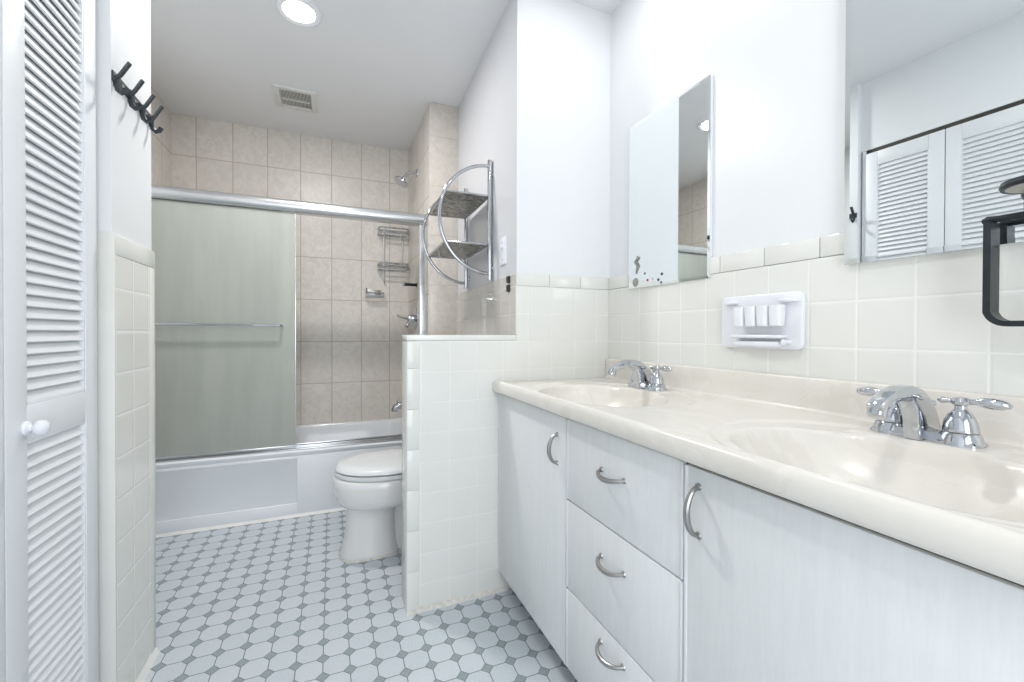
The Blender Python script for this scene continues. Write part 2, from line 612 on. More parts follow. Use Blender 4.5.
# bifold louvered doors
def louver_panel(n, y0, y1, knob=None):
    root = thing('door_%d' % n, None, None, (XD - 0.02, (y0 + y1) / 2, 0.012), kind='structure')
    fx1, fx0 = XD + 0.012, XD - 0.020
    fr = MB()
    sl, sr = 0.062, 0.056
    z0, z1 = 0.012, 2.07
    for a, b in ((y0, y0 + sl), (y1 - sr, y1)):
        fr.box(fx0, fx1, a, b, z0, z1, 0.002)
    for a, b in ((z0, 0.16), (0.83, 0.902), (2.000, z1)):
        fr.box(fx0, fx1 - 0.0008, y0 + sl, y1 - sr, a, b, 0.002)
    # thin moulding bead around each louver field
    for a, b in ((0.16, 0.83), (0.902, 2.000)):
        for (ya, yb, za, zb) in ((y0 + sl - .001, y0 + sl + 0.004, a, b), (y1 - sr - 0.004, y1 - sr + .001, a, b),
                                 (y0 + sl, y1 - sr, a - .001, a + 0.006), (y0 + sl, y1 - sr, b - 0.006, b + .001)):
            fr.box(fx0 + 0.004, fx1 - 0.002, ya, yb, za, zb, 0.001)
    part('door_frame', fr, 'louver', root)
    lv = MB()
    cxm = fx1 - 0.0105
    for a, b in ((0.166, 0.824), (0.908, 1.994)):
        nn = round((b - a) / 0.0243)
        pz = (b - a) / nn
        for k in range(nn):
            zc = a + (k + 0.5) * pz
            # slat tilted, front edge low
            hw, ht = 0.0136, 0.0026
            an = radians(-66)
            ux, uz = cos(an), sin(an)
            nx, nz = -uz, ux
            poly = [(cxm + hw * ux * s1 + ht * nx * s2, zc + hw * uz * s1 + ht * nz * s2) for s1, s2 in ((-1, -1), (1, -1), (1.08, 0), (1, 1), (-1, 1), (-1.08, 0))]
            bm = lv.bm
            va = [bm.verts.new((p[0], y0 + sl - 0.004, p[1])) for p in poly]
            vb = [bm.verts.new((p[0], y1 - sr + 0.004, p[1])) for p in poly]
            for i in range(6):
                bm.faces.new((va[i], va[(i + 1) % 6], vb[(i + 1) % 6], vb[i]))
            bm.faces.new(va[::-1])
            bm.faces.new(vb)
    part('louver_slats', lv, 'louver', root)
    if knob:
        prof = [(0.0, 0), (0.0165, 0.0), (0.0175, 0.003), (0.016, 0.006), (0.0085, 0.009), (0.0075, 0.013), (0.011, 0.016),
                (0.0170, 0.021), (0.0188, 0.027), (0.0168, 0.034), (0.011, 0.0385), (0.0, 0.040)]
        k = MB().lathe([(a * 0.82, b * 0.88) for a, b in prof], (fx1, knob[0], knob[1]), (1, 0, 0), 28)
        part('door_knob', k, 'white_plastic', root)
    return root


louver_panel(1, 1.095, 1.434, (1.150, 0.858))
louver_panel(2, 0.752, 1.091)
louver_panel(3, 0.409, 0.748, (0.70, 0.855))
louver_panel(4, 0.066, 0.405)

# right wall tile (thin tile layer standing off the plaster)
struct('trim_5', MB().box(XR - 0.008, XR, -1.0, YP, 0.0, 1.2425), 'tile_right', smooth=False)
w = MB()
for k in range(18):
    y1_ = YP - 0.001 - k * 0.1525
    w.box(XR - 0.0095, XR, max(y1_ - 0.1505, -1.0), y1_, 1.244, TZ, 0.003)
struct('trim_6', w, 'tile_plain')

# partition: full height block and the low half wall
def slant(y):
    return 0.700 + (0.742 - 0.700) * (y - YP) / (2.66 - YP)
w = MB()
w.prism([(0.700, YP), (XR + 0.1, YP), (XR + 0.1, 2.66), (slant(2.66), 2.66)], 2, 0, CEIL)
struct('wall_partition', w, 'paint_shade', smooth=False)
# partition front in full room white; the block behind has shade painted in
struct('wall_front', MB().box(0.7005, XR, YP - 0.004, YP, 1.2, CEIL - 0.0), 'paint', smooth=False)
HX0 = 0.256
HZ = 1.034
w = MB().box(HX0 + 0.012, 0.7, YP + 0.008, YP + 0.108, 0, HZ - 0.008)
struct('wall_half', w, 'paint_shade', smooth=False)
w = MB().box(HX0 + 0.03, XR - 0.008, YP - 0.006, YP + 0.008, 0.0, 1.018)
w.box(0.7005, XR - 0.008, YP - 0.0058, YP - 0.0042, 0.9, 1.2425)
struct('trim_7', w, 'tile_front', smooth=False)
w = MB()
# cap, bullnose end strip, and the bullnose course up on the partition
w.box(HX0 - 0.002, 0.7, YP - 0.008, YP + 0.12, 1.018, 1.040, 0.004)
zz = 0.0
while zz < 1.017:
    z2 = min(zz + 0.1525, 1.017)
    w.box(HX0, HX0 + 0.045, YP - 0.0085, YP + 0.0, zz + 0.0003, z2 - 0.0003, 0.0015)
    zz += 0.1525
x0_ = 0.6985
for k in range(4):
    xa = x0_ + k * 0.1525
    w.box(xa, min(xa + 0.1512, XR - 0.009), YP - 0.0085, YP - 0.001, 1.244, TZ, 0.003)
w.box(0.6975, 0.7060, YP - 0.0082, YP + 0.004, 1.040, 1.2435, 0.003)
struct('trim_8', w, 'tile_plain')
w = MB().box(HX0 - 0.001, HX0 + 0.012, YP + 0.0, YP + 0.116, 0, 1.017, 0.002)
struct('trim_9', w, 'tile_plain')
w = MB().prism([(YP - 0.0065, 0.0), (YP - 0.020, 0.0), (YP - 0.0085, 0.012), (YP - 0.0065, 0.014)], 0, HX0, 0.66)
struct('baseboard_half', w, 'caulk')
# alcove side: lower tile on the toilet wall
w = MB()
w.prism([(0.6985, YP + 0.004), (0.700 + .002, YP + 0.004), (slant(2.655), 2.655), (slant(2.655) - 0.0085, 2.655)], 2, 0, 1.292)
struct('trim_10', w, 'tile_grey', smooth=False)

# shower surround
struct('wall_back', MB().box(-1.1, SXR + 0.3, YB, YB + 0.1, 0, CEIL), 'marble_back', smooth=False)
struct('wall_shower_left', MB().box(SXL - 0.12, SXL, 2.66, YB, 0, CEIL), 'marble_side', smooth=False)
struct('wall_shower_right', MB().box(SXR, SXR + 0.1, 2.668, YB, 0, CEIL), 'marble_side', smooth=False)
struct('trim_11', MB().box(SXR - 0.002, slant(2.66) - 0.001, 2.655, 2.668, 0.0, CEIL - 0.001, 0.003), 'marble_col')


# ------------------------------------------------------------------ recessed lights (only the first is in the frame; the last two are added fill)
def downlight(x, y, power, label, r=0.092):
    t = thing('recessed_ceiling_light', label, 'ceiling light', (x, y, CEIL), group='recessed ceiling lights')
    part('trim_ring', MB().lathe([(r * 0.70, -0.001), (r * 0.74, -0.006), (r * 0.93, -0.010), (r, -0.006), (r, 0.0), (r * .72, 0.0)], (x, y, CEIL), (0, 0, 1), 48, cap=False), 'white_plastic', t)
    part('lens', MB().lathe([(0, -0.004), (r * 0.70, -0.004), (r * 0.70, -0.001), (0, -0.001)], (x, y, CEIL), (0, 0, 1), 40), 'lamp', t)
    area_light('downlight_lamp', (x, y, CEIL - 0.013), (x, y, 0), r * 1.4, 0, power, (1.0, 0.985, 0.965), True)
    return t


for i, (x, y, p) in enumerate(DOWN):
    downlight(x, y, p, ['round lit recessed ceiling light in front of the ceiling vent', 'round recessed ceiling light above the narrow mirror',
                        'round recessed fill light added out of view above the wide mirror', 'round recessed fill light added out of view by the closet'][i])

# exhaust vent
vx0, vx1, vy0, vy1 = -0.318, -0.086, 2.815, 3.065
t = thing('exhaust_vent', 'square white exhaust vent with slatted grille on the ceiling by the shower', 'vent', ((vx0 + vx1) / 2, (vy0 + vy1) / 2, CEIL))
w = MB()
zc = CEIL - 0.014
for a in ((vx0, vx0 + 0.032, vy0, vy1), (vx1 - 0.032, vx1, vy0, vy1), (vx0 + 0.031, vx1 - 0.031, vy0, vy0 + 0.030), (vx0 + 0.031, vx1 - 0.031, vy1 - 0.030, vy1)):
    w.box(*a, zc, CEIL, 0.003)
part('vent_frame', w, 'vent', t)
part('vent_backing', MB().box(vx0 + 0.030, vx1 - 0.030, vy0 + 0.028, vy1 - 0.028, CEIL - 0.003, CEIL - 0.0005), 'grille_dark', t, label='dark sheet for the shaded duct behind the grille')
w = MB()
n = 22
for k in range(n):
    xx = vx0 + 0.036 + k * (vx1 - vx0 - 0.072) / (n - 1)
    w.box(xx - 0.0017, xx + 0.0017, vy0 + 0.034, vy1 - 0.034, CEIL - 0.011, CEIL - 0.003)
w.box(vx0 + 0.04, vx1 - 0.04, (vy0 + vy1) / 2 + 0.012, (vy0 + vy1) / 2 + 0.02, CEIL - 0.012, CEIL - 0.003)
part('vent_grille', w, 'vent', t, smooth=False)

# ------------------------------------------------------------------ bathtub
t = thing('bathtub', 'white enamelled alcove bathtub with a panelled front apron below the shower doors', 'bathtub', (-0.2, 3.09, 0))
w = MB()
bm = w.bm
X0, X1, Y0, Y1, RZ = SXL + 0.003, SXR - 0.003, YTUB, YB - 0.003, 0.375


def rr(x0, x1, y0, y1, r, z, n=8):
    out = []
    for cx, cy, a0 in ((x1 - r, y1 - r, 0), (x0 + r, y1 - r, 90), (x0 + r, y0 + r, 180), (x1 - r, y0 + r, 270)):
        for k in range(n + 1):
            a = radians(a0 + 90 * k / n)
            out.append((cx + r * cos(a), cy + r * sin(a), z))
    return out


rings = [rr(X0, X1, Y0, Y1, 0.004, 0.0), rr(X0, X1, Y0, Y1, 0.004, 0.345), rr(X0, X1, Y0 - 0.006, Y1, 0.006, 0.352),
         rr(X0, X1, Y0 - 0.008, Y1, 0.008, RZ - 0.008), rr(X0, X1, Y0, Y1, 0.01, RZ), rr(X0 + .06, X1 - .06, Y0 + 0.085, Y1 - 0.055, 0.09, RZ),
         rr(X0 + .07, X1 - .07, Y0 + 0.097, Y1 - 0.064, 0.10, RZ - 0.015), rr(X0 + .09, X1 - .10, Y0 + 0.11, Y1 - 0.08, 0.11, 0.2),
         rr(X0 + .14, X1 - .2, Y0 + 0.14, Y1 - 0.11, 0.12, 0.08), rr(X0 + .2, X1 - .3, Y0 + 0.2, Y1 - 0.17, 0.10, 0.055)]
w.loft(rings)
part('tub_shell', w, 'tub', t, angle=50)
# raised frame of the apron, leaving a sunken panel on its left part
w = MB()
ax0, ax1, az0, az1 = X0 + 0.03, -0.185, 0.075, 0.325
for a in ((X0, ax0, 0, 0.343), (ax1, X1, 0, 0.343), (ax0 - .001, ax1 + .001, 0, az0), (ax0 - .001, ax1 + .001, az1, 0.343)):
    w.box(a[0], a[1], Y0 - 0.006, Y0 + 0.002, a[2], a[3], 0.0028)
part('apron_frame', w, 'tub', t)
part('drain', MB().lathe([(0, 0), (0.03, 0), (0.033, 0.003), (0.0, 0.004)], (0.12, 3.06, 0.056)), 'chrome', t)
struct('baseboard_tub', MB().prism([(YTUB - 0.006, 0.0), (YTUB - 0.020, 0.0), (YTUB - 0.006, 0.012)], 0, SXL, SXR + 0.1), 'grout_white')

# ------------------------------------------------------------------ shower door set
FY = YTUB + 0.028
t = thing('shower_door_frame', 'satin aluminium frame of header rail, jambs and sill track around the tub opening', 'shower frame', (-0.2, FY, RZ))
w = MB()
hd = []
for k in range(16):
    a = radians(-90 + 180 * k / 15)
    hd.append((FY - 0.018 - 0.026 * cos(a), 1.766 + 0.034 * sin(a)))
poly = hd + [(FY + 0.032, 1.80), (FY + 0.032, 1.732)]
w.prism(poly, 0, SXL + 0.001, SXR - 0.001)
part('header_rail', w, 'aluminium', t, angle=50)
w = MB()
w.box(SXR - 0.052, SXR - 0.001, FY - 0.028, FY - 0.004, RZ + .001, 1.731, 0.006, 3)
w.box(SXR - 0.030, SXR - 0.001, FY - 0.004, FY + 0.03, RZ + .001, 1.731, 0.004)
part('jamb', w, 'aluminium', t)
w = MB()
w.box(SXL + 0.001, SXL + 0.03, FY - 0.024, FY + 0.03, RZ + .001, 1.731, 0.005)
part('jamb', w, 'aluminium', t)
w = MB()
w.box(SXL + 0.03, SXR - 0.053, FY - 0.026, FY + 0.032, RZ + 0.001, RZ + 0.009, 0.003)
w.box(SXL + 0.03, SXR - 0.053, FY + 0.026, FY + 0.032, RZ + 0.008, RZ + 0.026, 0.002)
w.box(SXL + 0.03, SXR - 0.053, FY - 0.003, FY + 0.001, RZ + 0.008, RZ + 0.020, 0.001)
part('sill_track', w, 'aluminium', t)


def sliding_door(x0, x1, yy, label, bar):
    d = thing('sliding_shower_door', label, 'shower door', ((x0 + x1) / 2, yy, RZ + 0.03), group=None)
    part('glass_panel', MB().box(x0 + 0.004, x1 - 0.004, yy - 0.003, yy + 0.003, 0.402, 1.728, 0.001), 'glass', d, smooth=False)
    w = MB()
    w.box(x0, x1, yy - 0.006, yy + 0.006, 0.394, 0.404, 0.001)
    w.box(x1 - 0.006, x1, yy - 0.0045, yy + 0.0045, 0.404, 1.73, 0.001)
    w.box(x0, x0 + 0.006, yy - 0.0045, yy + 0.0045, 0.404, 1.73, 0.001)
    part('door_edge', w, 'aluminium', d)
    if bar:
        b = MB()
        zb = 1.087
        ya = yy - 0.045
        b.tube([(x0 + 0.06, yy - 0.003, zb), (x0 + 0.06, ya + 0.008, zb), (x0 + 0.068, ya, zb), (x1 - 0.078, ya, zb), (x1 - 0.07, ya + 0.008, zb), (x1 - 0.07, yy - 0.003, zb)], 0.0065, 10)
        part('towel_bar', b, 'chrome', d)
        hh = MB().box(x1 - 0.0115, x1 - 0.006, yy - 0.004, yy + 0.004, 1.0, 1.17, 0.001)
    return d


sliding_door(SXL + 0.035, -0.190, FY - 0.015, 'obscured glass sliding shower door with a towel bar, the outer one', True)
sliding_door(SXL + 0.035, -0.262, FY + 0.013, 'obscured glass sliding shower door slid behind the one with the towel bar', False)

# ------------------------------------------------------------------ shower fittings on the right-hand tiled wall
sy = 3.08
t = thing('overhead_shower', 'chrome shower head on a bent arm high on the tiled wall', 'shower head', (SXR, sy, 2.185))
part('flange', MB().lathe([(0, 0), (0.028, 0), (0.026, 0.006), (0.014, 0.012), (0, 0.013)], (SXR, sy, 2.185), (-1, 0, 0)), 'chrome', t)
part('arm', MB().tube([(SXR, sy, 2.185), (SXR - 0.04, sy, 2.187), (SXR - 0.058, sy, 2.18), (SXR - 0.075, sy, 2.160), (SXR - 0.092, sy, 2.138)], 0.0105, 12), 'chrome', t)
part('spray_head', MB().lathe([(0, -0.004), (0.012, 0), (0.015, 0.012), (0.012, 0.018), (0.026, 0.028), (0.050, 0.040), (0.055, 0.050), (0.050, 0.056), (0, 0.058)],
                              (SXR - 0.086, sy, 2.145), (-0.55, -0.05, -0.83), 32), 'chrome', t)

t = thing('shower_caddy', 'two-tier chrome wire shower caddy high on the back tiles', 'shower caddy', (0.43, YB, 1.5))
cx0, cx1, cyb, cyf = 0.325, 0.545, YB - 0.008, YB - 0.115
for zc in (1.535, 1.805):
    w = MB()
    for dz, rr_ in ((0.0, 0.005), (0.036, 0.0065)):
        z_ = zc + dz
        pts = [(cx0, cyb, z_), (cx0, cyf + 0.03, z_), (cx0 + 0.01, cyf + 0.008, z_), (cx0 + 0.03, cyf, z_), (cx1 - 0.03, cyf, z_), (cx1 - 0.01, cyf + 0.008, z_), (cx1, cyf + 0.03, z_), (cx1, cyb, z_), (cx0, cyb, z_)]
        w.tube(pts, rr_, 8)
    for xx, yy in ((cx0, cyf + 0.04), (cx1, cyf + 0.04), (cx0 + 0.05, cyf), (cx1 - 0.05, cyf)):
        w.tube([(xx, yy, zc), (xx, yy, zc + 0.036)], 0.003, 6)
    for k in range(9):
        xx = cx0 + 0.02 + k * (cx1 - cx0 - 0.04) / 8
        w.tube([(xx, cyb, zc), (xx, cyf, zc)], 0.0018, 6)
    part('wire_basket', w, 'chrome', t)
w = MB()
w.tube([(0.372, YB - 0.006, 1.44), (0.372, YB - 0.006, 1.85)], 0.0085, 10)
w.tube([(0.372, YB - 0.006, 1.44), (0.372, YB - 0.03, 1.432), (0.372, YB - 0.035, 1.45)], 0.005, 8)
part('upright', w, 'aluminium', t)
part('upright', MB().tube([(0.512, YB - 0.006, 1.53), (0.512, YB - 0.006, 1.845)], 0.006, 8), 'aluminium', t)

t = thing('soap_dish', 'small chrome wire soap dish on the back shower tiles below the caddy', 'soap dish', (0.3, YB, 1.34))
w = MB()
z_ = 1.325
w.tube([(0.235, YB - .004, z_), (0.235, YB - 0.08, z_), (0.365, YB - 0.08, z_), (0.365, YB - .004, z_), (0.235, YB - .004, z_)], 0.004, 8)
w.tube([(0.235, YB - .004, z_ + .03), (0.235, YB - 0.08, z_ + .022), (0.365, YB - 0.08, z_ + .022), (0.365, YB - .004, z_ + .03)], 0.0045, 8)
for k in range(8):
    xx = 0.245 + k * 0.0157
    w.tube([(xx, YB - .004, z_), (xx, YB - 0.08, z_)], 0.002, 6)
part('wire_basket', w, 'chrome', t)
part('mounting_plate', MB().box(0.25, 0.35, YB - 0.006, YB, z_ - .004, z_ + 0.05, 0.003), 'brushed', t)
part('soap_hook', MB().tube([(0.243, YB - .006, z_ + 0.03), (0.240, YB - .02, z_ + 0.062), (0.246, YB - 0.03, z_ + 0.055)], 0.0035, 8), 'chrome', t)

t = thing('razor_holder', 'short black bar sticking out of the shower wall below the caddy', 'holder', (SXR, 3.1, 1.39))
part('bar', MB().lathe([(0, 0), (0.014, 0), (0.014, 0.004), (0.0105, 0.006), (0.0105, 0.085), (0, 0.086)], (SXR, 3.10, 1.39), (-1, 0, 0), 20), 'black', t)
part('end_ring', MB().lathe([(0, 0.085), (0.0125, 0.085), (0.0135, 0.093), (0.010, 0.099), (0, 0.1)], (SXR, 3.10, 1.39), (-1, 0, 0), 20), 'chrome', t)

t = thing('shower_valve', 'chrome single-lever shower valve on the tiled wall above the half wall', 'shower valve', (SXR, 3.12, 1.15))
part('escutcheon', MB().lathe([(0, 0), (0.078, 0), (0.076, 0.005), (0.05, 0.011), (0.03, 0.014), (0, 0.014)], (SXR, 3.12, 1.15), (-1, 0, 0), 36), 'chrome', t)
part('valve_body', MB().lathe([(0, 0.01), (0.028, 0.012), (0.025, 0.05), (0.018, 0.062), (0, 0.066)], (SXR, 3.12, 1.15), (-1, 0, 0), 28), 'chrome', t)
part('lever', MB().tube([(SXR - 0.055, 3.12, 1.15), (SXR - 0.085, 3.118, 1.152), (SXR - 0.12, 3.115, 1.160), (SXR - 0.135, 3.112, 1.172)], [0.012, 0.009, 0.007, 0.006], 12), 'chrome', t)
part('diverter_knob', MB().tube([(SXR - 0.05, 3.12, 1.135), (SXR - 0.06, 3.115, 1.105), (SXR - 0.072, 3.11, 1.085)], [0.01, 0.009, 0.012], 12), 'chrome', t)

t = thing('tub_spout', 'chrome tub spout low on the shower wall above the bathtub', 'tub spout', (SXR, 3.1, 0.53))
part('spout', MB().tube([(SXR, 3.1, 0.535), (SXR - 0.06, 3.1, 0.535), (SXR - 0.12, 3.1, 0.532), (SXR - 0.145, 3.1, 0.522), (SXR - 0.155, 3.1, 0.505), (SXR - 0.156, 3.1, 0.492)], [0.03, 0.027, 0.025, 0.024, 0.022, 0.021], 20), 'chrome', t)
part('diverter_pull', MB().lathe([(0.004, 0), (0.004, 0.014), (0.008, 0.016), (0.007, 0.022), (0, 0.023)], (SXR - 0.135, 3.1, 0.548)), 'chrome', t)

# ------------------------------------------------------------------ toilet
ty = 2.17
t = thing('toilet', 'white porcelain toilet with its lid down behind the half wall', 'toilet', (0.35, ty, 0))
w = MB()
R = []
# z, x front, x back, half width, exponent
for z, xf, xb, hw, p in ((0.0, 0.035, 0.300, 0.108, 2.6), (0.012, 0.033, 0.302, 0.110, 2.6), (0.03, 0.042, 0.296, 0.104, 2.5), (0.10, 0.054, 0.285, 0.098, 2.4),
                         (0.18, 0.062, 0.282, 0.096, 2.3), (0.218, 0.064, 0.29, 0.098, 2.3), (0.246, 0.052, 0.36, 0.120, 2.2), (0.252, 0.033, 0.42, 0.150, 2.2), (0.28, 0.016, 0.46, 0.172, 2.2), (0.315, 0.009, 0.48, 0.182, 2.2),
                         (0.35, 0.004, 0.50, 0.186, 2.2), (0.385, 0.006, 0.50, 0.186, 2.2), (0.392, 0.012, 0.495, 0.180, 2.2)):
    R.append(ell((xf + xb) / 2, ty, z, (xb - xf) / 2, hw, 44, p))
w.loft(R)
# narrower trapway and rear foot behind the pedestal
R = []
for z, x0_, x1_, hw in ((0.0, 0.25, 0.56, 0.062), (0.02, 0.25, 0.56, 0.058), (0.10, 0.27, 0.52, 0.05), (0.2, 0.27, 0.50, 0.048), (0.30, 0.3, 0.55, 0.085), (0.385, 0.3, 0.70, 0.13)):
    R.append(ell((x0_ + x1_) / 2, ty, z, (x1_ - x0_) / 2, hw, 32, 3))
w.loft(R)
for v_ in w.bm.verts:
    if v_.co.z > 0.04:
        v_.co.z *= 0.962
bowl = part('bowl', w, 'porcelain', t, angle=60)
w = MB()
w.loft([ell(0.263, ty, 0.3810, 0.250, 0.182, 48, 2.15), ell(0.263, ty, 0.3840, 0.254, 0.186, 48, 2.15), ell(0.263, ty, 0.3960, 0.254, 0.186, 48, 2.15), ell(0.263, ty, 0.4000, 0.250, 0.182, 48, 2.15)])
part('seat_ring', w, 'seat', t)
w = MB()
w.loft([ell(0.265, ty, 0.4040, 0.248, 0.180, 48, 2.15), ell(0.265, ty, 0.4080, 0.254, 0.187, 48, 2.15), ell(0.265, ty, 0.4190, 0.252, 0.185, 48, 2.15),
        ell(0.265, ty, 0.4280, 0.236, 0.172, 48, 2.15), ell(0.265, ty, 0.4330, 0.19, 0.135, 48, 2.15), ell(0.265, ty, 0.4350, 0.1, 0.07, 48, 2.15)])
part('lid', w, 'seat', t, angle=60)
for s_ in (-1, 1):
    part('hinge', MB().lathe([(0, 0), (0.013, 0), (0.013, 0.03), (0.009, 0.034), (0, 0.034)], (0.49, ty + s_ * 0.07, 0.376), n=16), 'seat', t)
w = MB().box(0.515, 0.700, ty - 0.215, ty + 0.215, 0.385, 0.74, 0.025, 4)
part('tank', w, 'porcelain', t)
part('tank_lid', MB().box(0.505, 0.703, ty - 0.225, ty + 0.225, 0.741, 0.775, 0.012, 3), 'porcelain', t)
part('flush_lever', MB().tube([(0.516, ty - 0.15, 0.69), (0.50, ty - 0.15, 0.69), (0.497, ty - 0.14, 0.689), (0.497, ty - 0.08, 0.682)], [0.008, 0.007, 0.006, 0.005], 10), 'chrome', t)
part('base_caulk', MB().loft([ell(0.1675, ty, 0.0, 0.140, 0.116, 40, 2.6), ell(0.1675, ty, 0.008, 0.1355, 0.1115, 40, 2.6)]), 'caulk', t, label='yellowed caulk line round the foot')

# ------------------------------------------------------------------ chrome half-moon wall rack
t = thing('wall_shelf_rack', 'chrome half-moon wall rack with two dark shelves above the half wall', 'wall rack', (0.70, 2.15, 1.6))
ya, yb_ = 1.94, 2.375
xa, xb = slant(ya) - 0.014, slant(yb_) - 0.020
for (yy, xx, lab) in ((ya, xa, 0), (yb_, xb, 1)):
    part('post', MB().tube([(xx, yy, 1.300), (xx, yy, 1.875)], 0.0115, 16), 'chrome', t)
    pts = []
    for k in range(33):
        a = radians(90 + 180 * k / 32)
        pts.append((xx + 0.246 * cos(a), yy, 1.590 + 0.258 * sin(a)))
    part('hoop', MB().tube(pts, 0.0085, 12), 'chrome', t)
    for zz in (1.36, 1.81):
        w = MB()
        w.tube([(xx, yy, zz), (slant(yy) + 0.0, yy, zz)], 0.006, 10)
        w.lathe([(0, 0), (0.014, 0), (0.012, 0.004), (0, 0.005)], (slant(yy), yy, zz), (-1, 0, 0), 16)
        part('wall_mount', w, 'chrome', t)
for zz in (1.705, 1.472):
    off = 0.246 * math.sqrt(1 - ((zz - 1.59) / 0.258) ** 2)
    w = MB()
    bmx = [(xa, ya), (xb, yb_), (xb - off + 0.003, yb_), (xa - off + 0.003, ya)]
    w.tube([(xa, ya + .001, zz), (xb, yb_ - .001, zz)], 0.005, 8)
    w.tube([(xa - off + .003, ya, zz), (xb - off + .003, yb_, zz)], 0.006, 8)
    w.tube([(xa, ya, zz), (xa - off, ya, zz)], 0.005, 8)
    w.tube([(xb, yb_, zz), (xb - off, yb_, zz)], 0.005, 8)
    sf = part('shelf_frame', w, 'chrome', t)
    w = MB()
    w.prism([(xa - 0.004, ya + 0.005), (xb - 0.004, yb_ - 0.005), (xb - off + 0.006, yb_ - 0.005), (xa - off + 0.006, ya + 0.005)], 2, zz - 0.003, zz + 0.001)
    part('shelf_plate', w, 'shelf', t, label='dark woven metal shelf plate', smooth=False)
    if zz < 1.6:
        part('shelf_hook', MB().tube([(xa - off + .02, ya + 0.2, zz - .004), (xa - off + .018, ya + 0.2, zz - 0.03), (xa - off + 0.03, ya + 0.2, zz - 0.045), (xa - off + 0.045, ya + 0.2, zz - 0.035)], 0.003, 8), 'chrome', t)

# ------------------------------------------------------------------ light switch and black pads on the alcove wall
syw = 1.777
xw = slant(syw)
t = thing('light_switch', 'white light switch plate on the alcove wall beside the chrome rack', 'light switch', (xw, syw, 1.412))
part('switch_plate', MB().box(xw - 0.007, xw + 0.001, syw - 0.036, syw + 0.036, 1.352, 1.474, 0.003), 'white_plastic', t)
part('toggle', MB().prism([(xw - 0.007, 1.420), (xw - 0.020, 1.430), (xw - 0.020, 1.438), (xw - 0.007, 1.436)], 1, syw - 0.005, syw + 0.005, 0.001), 'white_plastic', t)
for z_ in (1.375, 1.451):
    part('screw', MB().lathe([(0, 0), (0.004, 0), (0.003, 0.0015), (0, 0.0018)], (xw - 0.0068, syw, z_), (-1, 0, 0), 12), 'brushed', t)
for i, z_ in enumerate((1.278, 1.240)):
    xs_ = slant(1.70) - (0.0085 if z_ < 1.1 else 0.0)
    o = MB().box(slant(1.70) - 0.011, slant(1.70) + 0.001, 1.686, 1.714, z_ - 0.014, z_ + 0.014, 0.002).build('adhesive_hook_pad', 'black')
    tagm(o, ['upper of two small black square pads on the alcove wall edge', 'lower of two small black square pads on the alcove wall edge'][i], 'hook pad', 'black square pads')

# ------------------------------------------------------------------ coat hook rack on the left wall
t = thing('coat_hook_rack', 'dark metal rack of four double hooks on the wall beside the closet', 'hook rack', (XL, 1.6, 1.73))
part('rail', MB().box(XL, XL + 0.005, 1.464, 1.733, 1.718, 1.746, 0.0015), 'hook_metal', t)
for k in range(3):
    y_ = (1.520, 1.605, 1.681)[k]
    part('screw', MB().lathe([(0, 0), (0.005, 0), (0.004, 0.002), (0, 0.0025)], (XL + 0.005, y_, 1.731), (1, 0, 0), 12), 'chrome', t)
for k in range(4):
    y_ = (1.476, 1.563, 1.646, 1.717)[k]
    hk = part('hook', MB().tube([(XL + 0.004, y_, 1.728), (XL + 0.008, y_, 1.731), (XL + 0.016, y_, 1.742), (XL + 0.029, y_, 1.766), (XL + 0.035, y_, 1.777)], 0.0062, 8, flat=(0.75, 1.25)), 'hook_metal', t)
    part('lower_hook', MB().tube([(XL + 0.006, y_, 1.735), (XL + 0.006, y_, 1.715), (XL + 0.010, y_, 1.700), (XL + 0.018, y_, 1.693), (XL + 0.027, y_, 1.697), (XL + 0.032, y_, 1.708)], 0.0058, 8, flat=(0.7, 1.25)), 'hook_metal', hk)

# ------------------------------------------------------------------ vanity cabinet
VF = 0.622           # front face plane
VY0, VY1 = 0.09, YP - 0.010
t = thing('vanity_cabinet', 'long white vanity cabinet with doors and three drawers under the double sink', 'vanity cabinet', (0.9, 0.855, 0))
w = MB()
bx = VF + 0.018
w.box(bx, XR - 0.0085, VY0, VY0 + 0.018, 0.085, 0.811)
w.box(bx, XR - 0.0085, VY1 - 0.018, VY1, 0.085, 0.811)
w.box(XR - 0.02, XR - 0.0085, VY0 + .018, VY1 - .018, 0.085, 0.811)
w.box(bx, XR - 0.02, VY0 + .018, VY1 - .018, 0.085, 0.103)
for y_ in (1.073, 0.625):
    w.box(bx, XR - 0.02, y_ - 0.009, y_ + 0.009, 0.103, 0.68)
part('cabinet_body', w, 'laminate_edge', t, smooth=False)
part('toe_kick', MB().box(bx + 0.055, bx + 0.07, VY0, VY1, 0.0, 0.085), 'dark_gap', t, smooth=False, label='recessed toe kick, darkened for its shade')
part('top_reveal', MB().box(bx - 0.010, bx, VY0 + 0.002, VY1, 0.7965, 0.8115), 'reveal_shade', t, smooth=False, label='dark strip for the shaded gap under the countertop')


def pull(center, along, length, parent, out=0.027):
    """arched bar pull; along = 'y' or 'z'"""
    cy, cz = center
    pts, rs = [], []
    n = 14
    for k in range(n + 1):
        u = -1 + 2 * k / n
        h = out * (1 - u * u) ** 0.6
        s_ = u * length / 2
        droop = -0.006 * (1 - u * u) if along == 'y' else 0
        pts.append((VF - 0.002 - h, cy + (s_ if along == 'y' else 0), cz + (s_ if along == 'z' else 0) + droop))
        rs.append(0.0042 + 0.0022 * (1 - u * u))
    w = MB().tube(pts, rs, 10)
    for u in (-1, 1):
        c = (VF + 0.0005, cy + (u * (length / 2 - .001) if along == 'y' else 0), cz + (u * (length / 2 - .001) if along == 'z' else 0))
        w.lathe([(0, 0), (0.0075, 0), (0.006, 0.004), (0, 0.006)], c, (-1, 0, 0), 14)
    return part('handle', w, 'brushed', parent)


